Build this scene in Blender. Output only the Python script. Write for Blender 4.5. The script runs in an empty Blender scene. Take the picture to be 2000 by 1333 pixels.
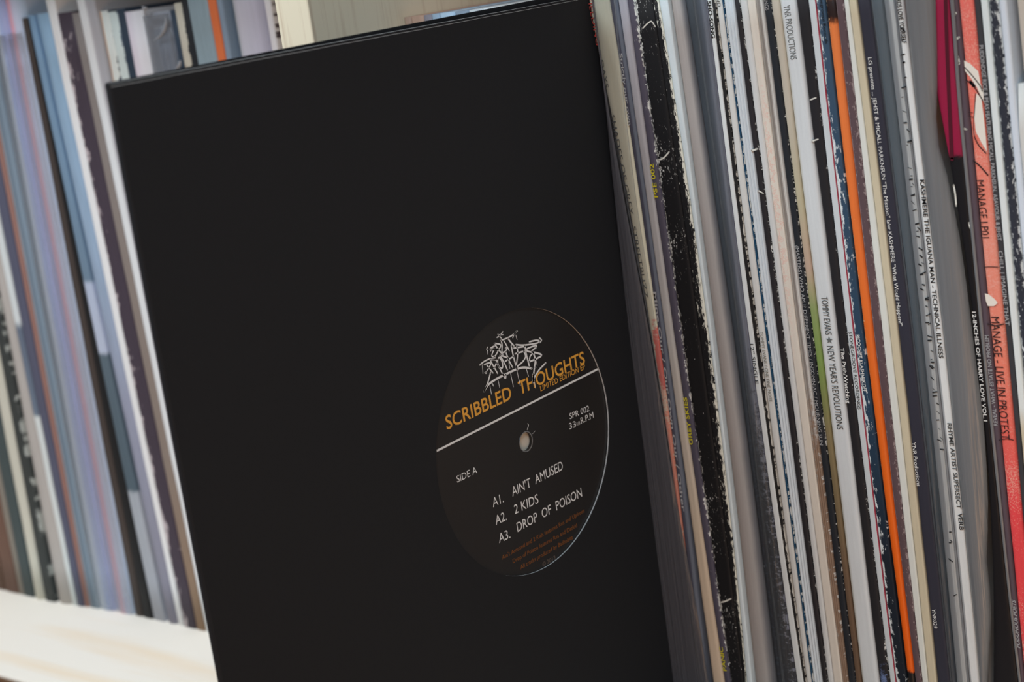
import bpy, bmesh, math, random
import numpy as np
from mathutils import Vector, Matrix

random.seed(7)
S = bpy.context.scene
COL = S.collection
ZOFF = 607.0          # shelf surface sits 450 mm above the floor (it is z = -157 in the local millimetre frame)

# ------------------------------------------------------------------ camera
F_PX = 3400.0
RV = np.array([1.48402517e-01, -8.55257231e-01, -2.25782157e-01])
TV = np.array([5.81582236, 37.5858374, 648.627404])
th = np.linalg.norm(RV); k_ = RV / th
K_ = np.array([[0, -k_[2], k_[1]], [k_[2], 0, -k_[0]], [-k_[1], k_[0], 0]])
RR = np.eye(3) + math.sin(th) * K_ + (1 - math.cos(th)) * K_ @ K_
MW = np.column_stack([-RR[:, 2], RR[:, 0], -RR[:, 1]])       # world (mm) -> camera axes
CP = -MW.T @ TV
cam_d = bpy.data.cameras.new('camera'); cam = bpy.data.objects.new('camera', cam_d); COL.objects.link(cam)
cam_d.sensor_width = 36.0; cam_d.lens = F_PX * 36.0 / 2000.0; cam_d.clip_start = 0.02; cam_d.clip_end = 60
cam.matrix_world = Matrix(((MW[0, 0], -MW[1, 0], -MW[2, 0], CP[0] / 1000),
                           (MW[0, 1], -MW[1, 1], -MW[2, 1], CP[1] / 1000),
                           (MW[0, 2], -MW[1, 2], -MW[2, 2], (CP[2] + ZOFF) / 1000), (0, 0, 0, 1)))
cam_d.dof.use_dof = True; cam_d.dof.focus_distance = 0.640; cam_d.dof.aperture_fstop = 12.5
S.camera = cam

# ------------------------------------------------------------------ light, world, exposure
w = bpy.data.worlds.new('world'); S.world = w; w.use_nodes = True
w.node_tree.nodes['Background'].inputs[0].default_value = (0.86, 0.93, 1.0, 1)
w.node_tree.nodes['Background'].inputs[1].default_value = 0.16
def area(name, loc, target, size, sizey, power, color):
    d = bpy.data.lights.new(name, 'AREA'); d.shape = 'RECTANGLE'; d.size = size; d.size_y = sizey
    d.energy = power; d.color = color
    o = bpy.data.objects.new(name, d); COL.objects.link(o); o.location = loc
    o.rotation_euler = (Vector(target) - Vector(loc)).to_track_quat('-Z', 'Y').to_euler()
    return o
area('window_light', (0.55, -0.62, 1.46), (0.02, 0.05, 0.66), 0.5, 0.4, 5.6, (0.72, 0.88, 1.0))
area('left_fill', (-0.40, -0.38, 1.42), (-0.30, 0.03, 0.45), 0.5, 0.4, 8.7, (0.88, 0.95, 1.0))  # added fill from upper left for the left row and shelf board
area('low_warm_fill', (0.75, -0.95, 0.12), (0.12, 0.05, 0.42), 0.4, 0.4, 3.6, (1.0, 0.58, 0.32))  # added low fill, stands in for warm bounce from below
S.view_settings.view_transform = 'Standard'; S.view_settings.look = 'None'
S.view_settings.exposure = 0.0; S.view_settings.gamma = 1.0; S.view_settings.use_curve_mapping = False

# ------------------------------------------------------------------ helpers
def ray(x, y):
    return MW.T @ np.array([(x - 1000) / F_PX, (y - 666.5) / F_PX, 1.0])
def hit(x, y, ax, val):
    """Point (mm) where the sight line through photograph pixel (x, y) meets the plane  axis ax = val."""
    d = ray(x, y); return CP + (val - CP[ax]) / d[ax] * d
def lin(c):
    c = c / 255.0
    return c / 12.92 if c <= 0.04045 else ((c + 0.055) / 1.055) ** 2.4
ILL = 0.72
def col(r, g, b):
    return tuple(min(lin(v) / ILL, 0.9) for v in (r, g, b)) + (1.0,)

def tag(o, label=None, cat=None, group=None, kind=None):
    if label: o['label'] = label
    if cat: o['category'] = cat
    if group: o['group'] = group
    if kind: o['kind'] = kind
    return o

def mesh_obj(name, verts, faces, mat, parent=None, origin=None, smooth=None, uvs=None, mats=None, fmat=None):
    """verts in mm (world frame before ZOFF); the object origin is put at `origin` (mm)."""
    v = np.array(verts, float)
    if origin is None:
        origin = (v.min(0) + v.max(0)) / 2
    origin = np.array(origin, float)
    me = bpy.data.meshes.new(name)
    me.from_pydata(((v - origin) / 1000.0).tolist(), [], faces)
    for m in (mats or [mat]): me.materials.append(m)
    if fmat: me.polygons.foreach_set('material_index', fmat)
    if smooth is not None: me.polygons.foreach_set('use_smooth', smooth)
    if uvs is not None:
        lay = me.uv_layers.new(name='UVMap')
        li = np.zeros(len(me.loops), int); me.loops.foreach_get('vertex_index', li)
        lay.data.foreach_set('uv', np.array(uvs, float)[li].ravel())
    me.update()
    o = bpy.data.objects.new(name, me); COL.objects.link(o)
    wl = Vector((origin[0] / 1000, origin[1] / 1000, (origin[2] + ZOFF) / 1000))
    if parent is not None:
        o.parent = parent; o.location = wl - world_loc(parent)
    else:
        o.location = wl
    return o
def world_loc(o):
    l = Vector(o.location)
    while o.parent is not None:
        o = o.parent; l = l + Vector(o.location)
    return l
def empty(name, p):
    o = bpy.data.objects.new(name, None); COL.objects.link(o); o.empty_display_size = 0.02
    o.location = (p[0] / 1000, p[1] / 1000, (p[2] + ZOFF) / 1000); return o
def box(x0, x1, y0, y1, z0, z1, b=0.0):
    if b <= 0:
        v = [(x, y, z) for z in (z0, z1) for y in (y0, y1) for x in (x0, x1)]
        f = [(0, 2, 3, 1), (4, 5, 7, 6), (0, 1, 5, 4), (2, 6, 7, 3), (0, 4, 6, 2), (1, 3, 7, 5)]
        return v, f
    bm = bmesh.new(); bmesh.ops.create_cube(bm, size=1.0)
    for q in bm.verts:
        q.co = Vector(((x0 + x1) / 2 + q.co.x * (x1 - x0), (y0 + y1) / 2 + q.co.y * (y1 - y0), (z0 + z1) / 2 + q.co.z * (z1 - z0)))
    bmesh.ops.bevel(bm, geom=bm.edges[:], offset=b, segments=2, affect='EDGES', profile=0.5)
    bm.verts.ensure_lookup_table()
    v = [tuple(q.co) for q in bm.verts]; f = [tuple(q.index for q in p.verts) for p in bm.faces]
    bm.free(); return v, f

# ------------------------------------------------------------------ materials
class NT:
    def __init__(s, name):
        s.m = bpy.data.materials.new(name); s.m.use_nodes = True; s.t = s.m.node_tree; s.t.nodes.clear()
        s.out = s.n('ShaderNodeOutputMaterial')
    def n(s, typ, **kw):
        q = s.t.nodes.new(typ)
        for k, v in kw.items(): setattr(q, k, v)
        return q
    def l(s, a, b): s.t.links.new(a, b)
    def setv(s, inp, v):
        if hasattr(v, 'node'): s.l(v, inp)
        else: inp.default_value = v
    def math(s, op, a, b=0.0, c=0.0, clamp=False):
        q = s.n('ShaderNodeMath', operation=op); q.use_clamp = clamp
        for i, v in enumerate((a, b, c)): s.setv(q.inputs[i], v)
        return q.outputs[0]
    def mix(s, fac, a, b, blend='MIX'):
        q = s.n('ShaderNodeMix', data_type='RGBA', blend_type=blend)
        s.setv(q.inputs[0], fac); s.setv(q.inputs[6], a); s.setv(q.inputs[7], b); return q.outputs[2]
    def noise(s, vec, scale, detail=4.0, rough=0.6):
        q = s.n('ShaderNodeTexNoise'); q.inputs['Scale'].default_value = scale
        q.inputs['Detail'].default_value = detail; q.inputs['Roughness'].default_value = rough
        if vec is not None: s.l(vec, q.inputs['Vector'])
        return q.outputs[0]
    def xyz(s, x, y, z=0.0):
        q = s.n('ShaderNodeCombineXYZ')
        for i, v in enumerate((x, y, z)): s.setv(q.inputs[i], v)
        return q.outputs[0]
    def step(s, v, lo, hi):
        q = s.n('ShaderNodeMapRange'); q.interpolation_type = 'SMOOTHSTEP'
        s.setv(q.inputs[0], v); s.setv(q.inputs[1], lo); s.setv(q.inputs[2], hi); return q.outputs[0]
    def ramp(s, v, stops, interp='LINEAR'):
        q = s.n('ShaderNodeValToRGB'); cr = q.color_ramp; cr.interpolation = interp
        while len(cr.elements) < len(stops): cr.elements.new(0.5)
        for e, (p, c) in zip(cr.elements, stops):
            e.position = max(0.0, min(1.0, p)); e.color = c
        s.l(v, q.inputs[0]); return q.outputs[0]
    def finish(s, color, rough=0.6, bump=None, bstr=0.2, spec=0.4, metal=0.0, bdist=0.0003):
        p = s.n('ShaderNodeBsdfPrincipled')
        s.setv(p.inputs['Base Color'], color); s.setv(p.inputs['Roughness'], rough)
        p.inputs['Specular IOR Level'].default_value = spec; p.inputs['Metallic'].default_value = metal
        if bump is not None:
            b = s.n('ShaderNodeBump'); b.inputs['Strength'].default_value = bstr; b.inputs['Distance'].default_value = bdist
            s.l(bump, b.inputs['Height']); s.l(b.outputs[0], p.inputs['Normal'])
        s.l(p.outputs[0], s.out.inputs[0]); return s.m

_mc = [0]
def flat(name, c, rough=0.6, spec=0.3):
    t = NT(name); return t.finish(c, rough, spec=spec)

def spine_mat(base, width, stripes=None, sint='CONSTANT', zramp=None, zint='LINEAR', wear=None, wcol=(200, 200, 196), rough=0.62,
              vary=0.10, spec=0.25, scratch=0.0, patches=None):
    """Printed card.  u runs across the spine (0..1), v is the height in mm.  wear = (amount, side, scale, stretch)."""
    _mc[0] += 1; t = NT('card_print_%d' % _mc[0]); sd = _mc[0] * 13.7
    uv = t.n('ShaderNodeUVMap'); sp = t.n('ShaderNodeSeparateXYZ'); t.l(uv.outputs[0], sp.inputs[0])
    u, v = sp.outputs[0], sp.outputs[1]
    um = t.math('MULTIPLY', u, width)
    c = base if isinstance(base[0], float) else col(*base)
    if stripes:
        wob = t.math('MULTIPLY', t.math('SUBTRACT', t.noise(t.xyz(sd, t.math('MULTIPLY', v, 0.05)), 1.0, 3), 0.5), 0.10)
        c = t.ramp(t.math('ADD', u, wob), [(p, col(*q)) for p, q in stripes], sint)
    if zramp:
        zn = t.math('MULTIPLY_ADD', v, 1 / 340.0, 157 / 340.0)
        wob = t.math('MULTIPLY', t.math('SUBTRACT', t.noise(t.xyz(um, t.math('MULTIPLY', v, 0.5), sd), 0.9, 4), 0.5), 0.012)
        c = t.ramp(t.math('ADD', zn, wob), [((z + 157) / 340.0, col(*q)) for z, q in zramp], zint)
    if patches:            # (z0, z1, u0, u1, colour, softness)
        for z0, z1, u0, u1, pc, sf in patches:
            n = t.math('MULTIPLY', t.math('SUBTRACT', t.noise(t.xyz(um, v, sd), 0.5, 5, 0.7), 0.5), 2.4 * sf + 1.2)
            vz = t.math('ADD', v, t.math('MULTIPLY', n, 3.0)); uu = t.math('ADD', u, t.math('MULTIPLY', n, 0.10))
            a = t.math('MULTIPLY', t.step(vz, z0 - sf, z0 + sf), t.math('SUBTRACT', 1.0, t.step(vz, z1 - sf, z1 + sf)))
            b = t.math('MULTIPLY', t.step(uu, u0 - .06, u0 + .06), t.math('SUBTRACT', 1.0, t.step(uu, u1 - .06, u1 + .06)))
            c = t.mix(t.math('MULTIPLY', a, b), c, col(*pc))
    if vary:
        n1 = t.noise(t.xyz(um, t.math('MULTIPLY', v, 0.06), sd), 0.8, 5)
        n2 = t.noise(t.xyz(t.math('MULTIPLY', um, 2.2), v, sd), 2.0, 3)
        f = t.math('MULTIPLY_ADD', t.math('ADD', n1, t.math('MULTIPLY', n2, 0.5)), 2 * vary, 1 - 1.5 * vary)
        c = t.mix(1.0, c, t.xyz(f, f, f), 'MULTIPLY')
    if wear:
        amt, side, sc, st = wear
        nv = t.noise(t.xyz(um, t.math('MULTIPLY', v, st), sd + 3), sc, 7, 0.72)
        big = t.noise(t.xyz(sd, t.math('MULTIPLY', v, 0.03), 1.0), 1.0, 2)
        if side == 'L': e = t.math('SUBTRACT', 1.0, t.math('MULTIPLY', u, 2.2), clamp=True)
        elif side == 'R': e = t.math('SUBTRACT', t.math('MULTIPLY', u, 2.2), 1.2, clamp=True)
        elif side == 'l': e = t.math('SUBTRACT', 1.0, t.math('MULTIPLY', u, 4.5), clamp=True)
        elif side == 'r': e = t.math('SUBTRACT', t.math('MULTIPLY', u, 4.5), 3.5, clamp=True)
        elif side == 'B': e = t.math('POWER', t.math('MULTIPLY', t.math('ABSOLUTE', t.math('SUBTRACT', u, 0.5)), 2.0), 2.5)
        else: e = t.math('MULTIPLY', u, 0.0)
        val = t.math('ADD', nv, t.math('ADD', t.math('MULTIPLY', e, 0.22), t.math('MULTIPLY', t.math('SUBTRACT', big, 0.5), 0.35)))
        thr = 0.74 - amt
        c = t.mix(t.step(val, thr, thr + 0.03), c, col(*wcol))
    if scratch:
        nv = t.noise(t.xyz(t.math('MULTIPLY', um, 0.8), t.math('MULTIPLY', v, 2.2), sd + 9), 0.7, 8, 0.75)
        c = t.mix(t.step(nv, 0.70 - scratch, 0.73 - scratch), c, col(190, 188, 182))
    gr = t.noise(t.xyz(um, v, sd), 3.0, 3, 0.7)
    return t.finish(c, rough, gr, 0.12, spec)

def poly_mat(name, tint, haze, hazecol, rough=0.18, streak=0.4, var=0.5):
    """Clear polythene: transparent film with a milky haze and a glossy wrinkled surface."""
    t = NT(name); tc = t.n('ShaderNodeTexCoord'); sp = t.n('ShaderNodeSeparateXYZ'); t.l(tc.outputs['Object'], sp.inputs[0])
    x, z = t.math('MULTIPLY', sp.outputs[0], 1000), t.math('MULTIPLY', sp.outputs[2], 1000)
    wr = t.noise(t.xyz(t.math('MULTIPLY', x, 0.45), t.math('MULTIPLY', z, 0.012)), 1.0, 3, 0.6)
    gl = t.n('ShaderNodeBsdfPrincipled'); gl.inputs['Base Color'].default_value = hazecol
    gl.inputs['Roughness'].default_value = rough; gl.inputs['Specular IOR Level'].default_value = 0.6
    b = t.n('ShaderNodeBump'); b.inputs['Strength'].default_value = streak; b.inputs['Distance'].default_value = 0.0012
    t.l(wr, b.inputs['Height']); t.l(b.outputs[0], gl.inputs['Normal'])
    tr = t.n('ShaderNodeBsdfTransparent'); tr.inputs[0].default_value = tint
    lw = t.n('ShaderNodeLayerWeight'); lw.inputs[0].default_value = 0.25
    fac = t.math('ADD', t.math('MULTIPLY_ADD', t.math('SUBTRACT', wr, 0.5), var, haze), t.math('MULTIPLY', lw.outputs['Fresnel'], 0.35), clamp=True)
    mx = t.n('ShaderNodeMixShader'); t.l(fac, mx.inputs[0]); t.l(tr.outputs[0], mx.inputs[1]); t.l(gl.outputs[0], mx.inputs[2])
    t.l(mx.outputs[0], t.out.inputs[0]); return t.m

def wood_mat(name, c1, c2, axis, scale=1.0, rough=0.55):
    """Pine with fine straight grain running along `axis` (0,1,2)."""
    t = NT(name); tc = t.n('ShaderNodeTexCoord'); mp = t.n('ShaderNodeMapping')
    s = [34.0 * scale] * 3; s[axis] = 1.6 * scale; mp.inputs['Scale'].default_value = s
    t.l(tc.outputs['Object'], mp.inputs[0])
    n1 = t.noise(mp.outputs[0], 2.2, 6, 0.6); n2 = t.noise(mp.outputs[0], 9.0, 3, 0.5)
    f = t.math('ADD', t.math('MULTIPLY', n1, 0.75), t.math('MULTIPLY', n2, 0.25))
    c = t.ramp(f, [(0.34, c2), (0.46, c1), (0.56, c1), (0.66, c2)])
    return t.finish(c, rough, n2, 0.15, 0.3)

PINE_X = wood_mat('pine_lengthwise', (0.88, 0.81, 0.72, 1), (0.86, 0.72, 0.56, 1), 0, 0.5)
PINE_Z = wood_mat('pine_upright', col(214, 198, 174), col(192, 174, 150), 2, 1.6)
PINE_EDGE = wood_mat('pine_front_edge', col(222, 206, 176), col(212, 194, 162), 2, 0.7)
BROWN = wood_mat('brown_shade', col(96, 72, 52), col(70, 50, 36), 0)
BACKW = wood_mat('back_panel_wood', col(150, 112, 78), col(120, 84, 56), 0, 0.6)

# ------------------------------------------------------------------ room and shelf unit
FLOOR = wood_mat('floor_wood', col(170, 128, 92), col(140, 100, 70), 0, 0.25)
v, f = box(-3000, 3000, -4000, 520, -627, -607); tag(mesh_obj('floor', v, f, FLOOR), kind='structure')
v, f = box(-3000, 3000, 460, 520, -607, 1800)
t_ = NT('wall_paint'); tag(mesh_obj('wall_back', v, f, t_.finish(col(205, 202, 196), 0.8, t_.noise(None, 60.0, 4), 0.1)), kind='structure')
ZS = -157.0
shelf = tag(empty('record_shelf', (-150, 190, -607)), 'pale pine shelf unit with an upright divider, the vinyl records stand in it', 'shelf')
XL_IN, XR_IN, DL, DR, YF, YB = -580.0, 262.0, -85.6, -67.6, -11.0, 390.0
def part(name, b, mat, bev=0.6):
    v, f = box(*b, b=bev); return mesh_obj(name, v, f, mat, shelf)
part('bottom_board', (XL_IN, XR_IN, YF, YB, ZS - 19, ZS), PINE_X, 1.0)
dark_strip = part('shade_strip', (XL_IN, XR_IN, YF - 1.6, YF - 0.02, ZS - 19, ZS - 1.6), BROWN, 0.3); dark_strip['label'] = 'added dark brown strip for the shade under the front of the shelf board'  # added strip, its dark brown stands in for shade below the board
part('top_board', (XL_IN, XR_IN, YF, YB, 268, 287), PINE_X, 1.0)
part('divider', (DL, DR, YF, YB, ZS, 268), PINE_Z, 0.5)
part('side_panel', (XL_IN - 19, XL_IN, YF, YB, -607, 287), PINE_Z, 0.6)
part('side_panel', (XR_IN, XR_IN + 19, YF, YB, -607, 287), PINE_Z, 0.6)
part('back_panel', (XL_IN, XR_IN, YB, YB + 6, -607, 287), BACKW, 0)
part('plinth_board', (XL_IN, XR_IN, YF, YB, -607, -588), PINE_X, 0.6)

# ------------------------------------------------------------------ record builder
def prof_points(width, kind, n=3):
    """(u, depth mm) across the front of a spine."""
    pts = []
    if kind == 'ridges':
        m = 6 * n
        for j in range(m + 1):
            u = j / m; a = abs(math.sin(math.pi * n * u)); pts.append((u, 0.9 * (1 - a ** 0.45)))
        return pts
    r = {'round': width / 2, 'soft': min(width * 0.33, 1.3), 'flat': min(width * 0.2, 0.45)}[kind]
    us = sorted(set([0, .03, .08, .16, .26, .38, .5, .62, .74, .84, .92, .97, 1]))
    for u in us:
        d = min(u, 1 - u) * width
        dep = 0 if d >= r else r - math.sqrt(max(0, r * r - (r - d) ** 2))
        if kind == 'round': dep *= 0.75
        pts.append((u, dep))
    return pts

def quad(p, Yp):
    """p: list of (x, y) pixels along an edge -> polynomial X(Z) on the plane Y = Yp."""
    h = np.array([hit(x, y, 1, Yp) for x, y in p]); return np.poly1d(np.polyfit(h[:, 2], h[:, 0], len(p) - 1))

RECS = {}
def record(key, label, group, XL, XR, Yf, mat, kind='soft', ztop=158.0, zbot=ZS, depth=312.0, nz=18, jit=0.05, gap=0.06, n=3, name='record_sleeve', rnd=0.0):
    rs = random.Random(hash(key) % 999 if not isinstance(key, str) else sum(map(ord, key)) * 7)
    wid = float(XR(0) - XL(0)); pp = prof_points(max(wid, 0.3), kind, n)
    V, UV, Fc, sm = [], [], [], []
    P = len(pp) + 2
    zs = np.linspace(zbot, ztop, nz + 1)
    for z in zs:
        xl = XL(z) + gap + rs.uniform(-jit, jit); xr = XR(z) - gap + rs.uniform(-jit, jit)
        if group == GR: xl = max(xl, 0.15)
        if xr - xl < 0.15: xr = xl + 0.15
        dy = rs.uniform(-jit, jit) * 1.5
        if rnd and ztop - z < rnd: dy += rnd - math.sqrt(max(0, rnd ** 2 - (rnd - (ztop - z)) ** 2))
        V.append((xl, Yf + depth, z)); UV.append((0, z))
        for u, d in pp:
            V.append((xl + u * (xr - xl), Yf + d + dy, z)); UV.append((u, z))
        V.append((xr, Yf + depth, z)); UV.append((1, z))
    for k in range(nz):
        for j in range(P):
            a, b = k * P + j, k * P + (j + 1) % P
            Fc.append((a, b, b + P, a + P)); sm.append(0 < j < P - 2)
    Fc.append(tuple(range(P - 1, -1, -1))); sm.append(False)
    Fc.append(tuple(nz * P + j for j in range(P))); sm.append(False)
    base = ((XL(zbot) + XR(zbot)) / 2, Yf + depth / 2, zbot)
    o = mesh_obj(name, V, Fc, mat, origin=base, smooth=sm, uvs=UV)
    tag(o, label, 'record', group)
    RECS[key] = dict(o=o, XL=XL, XR=XR, Yf=Yf, w=wid)
    return o

# text --------------------------------------------------------------
_tc = {}
def text_geo(s, bold=0.0, shear=0.0):
    k = (s, bold, shear)
    if k not in _tc:
        c = bpy.data.curves.new('t', 'FONT'); c.body = s; c.size = 1.0; c.offset = bold; c.shear = shear; c.resolution_u = 3
        ob = bpy.data.objects.new('t', c); COL.objects.link(ob)
        dg = bpy.context.evaluated_depsgraph_get(); me = bpy.data.meshes.new_from_object(ob.evaluated_get(dg))
        vs = np.array([tuple(q.co) for q in me.vertices]); fs = [tuple(p.vertices) for p in me.polygons]
        bpy.data.objects.remove(ob); bpy.data.curves.remove(c); bpy.data.meshes.remove(me)
        _tc[k] = (vs, fs)
    return _tc[k]
CAPH = 0.729
def place_text(s, p0, p1, up, nrm, height, mat, parent, name='lettering', bold=0.0, shear=0.0, centre=False, off=0.06):
    """Flat print: the text's left end at p0, right end at p1 (mm), cap height in mm."""
    vs, fs = text_geo(s, bold, shear)
    p0, p1, up, nrm = map(lambda q: np.array(q, float), (p0, p1, up, nrm))
    L = np.linalg.norm(p1 - p0); d = (p1 - p0) / L
    up = up - d * (up @ d); up /= np.linalg.norm(up)
    x0, x1 = vs[:, 0].min(), vs[:, 0].max(); sx = L / (x1 - x0); sy = height / CAPH
    yy = vs[:, 1] - (CAPH / 2 if centre else 0)
    V = p0 + np.outer((vs[:, 0] - x0) * sx, d) + np.outer(yy * sy, up) + nrm * off
    return mesh_obj(name, V, fs, mat, parent)
def spine_text(key, s, a, b, h, mat, bold=0.0, shear=0.0, name='lettering'):
    """Centre line of the text runs from pixel a to pixel b on the front of spine `key`."""
    r = RECS[key]; Yp = r['Yf']
    p0, p1 = hit(*a, 1, Yp), hit(*b, 1, Yp)
    for p in (p0, p1):            # keep the print on its own spine
        lo, hi = r['XL'](p[2]) + 0.25 + h * 0.5, r['XR'](p[2]) - 0.25 - h * 0.5
        p[0] = (lo + hi) / 2 if lo > hi else min(max(p[0], lo), hi)
    d = p1 - p0; up = np.array([-d[2], 0, d[0]])
    return place_text(s, p0, p1, up, (0, -1, 0), h, mat, r['o'], name, bold, shear, True, 0.16)

def ribbon(polys, width, onplane, nrm, off, closed=False):
    """Flat strokes: polys = list of ([(x, y) px...], width factor); returns verts, faces."""
    V, Fc = [], []
    for pts, wf in polys:
        P = [np.array(onplane(*p)) for p in pts]
        if len(P) > 2:
            Q = []
            for i in range(len(P) - 1):
                a, b, c, d = P[max(i - 1, 0)], P[i], P[i + 1], P[min(i + 2, len(P) - 1)]
                for k in range(5):
                    t = k / 5.0
                    Q.append(0.5 * ((2 * b) + (c - a) * t + (2 * a - 5 * b + 4 * c - d) * t * t + (3 * b - a - 3 * c + d) * t ** 3))
            Q.append(P[-1]); P = Q
        hw = width * wf / 2; n = np.array(nrm, float)
        b0 = len(V)
        for i, p in enumerate(P):
            d = P[min(i + 1, len(P) - 1)] - P[max(i - 1, 0)]; d /= (np.linalg.norm(d) + 1e-9)
            s = np.cross(n, d) * hw
            V += [p + s + n * off, p - s + n * off]
        for i in range(len(P) - 1):
            Fc.append((b0 + 2 * i, b0 + 2 * i + 1, b0 + 2 * i + 3, b0 + 2 * i + 2))
        for e in (P[0], P[-1]):
            c0 = len(V); u = np.cross(n, (0.3, 0.5, 0.8)); u /= np.linalg.norm(u); w2 = np.cross(n, u)
            for k in range(8):
                a = k * math.pi / 4; V.append(e + hw * (math.cos(a) * u + math.sin(a) * w2) + n * off)
            Fc.append(tuple(range(c0, c0 + 8)))
    return V, Fc

# ------------------------------------------------------------------ right-hand row
YR = 70.0
GR = 'records standing in the right compartment'
LV = (200, 670, 1180)
def edge(t3, Yp=YR): return quad(list(zip(t3, LV)), Yp)
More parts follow.
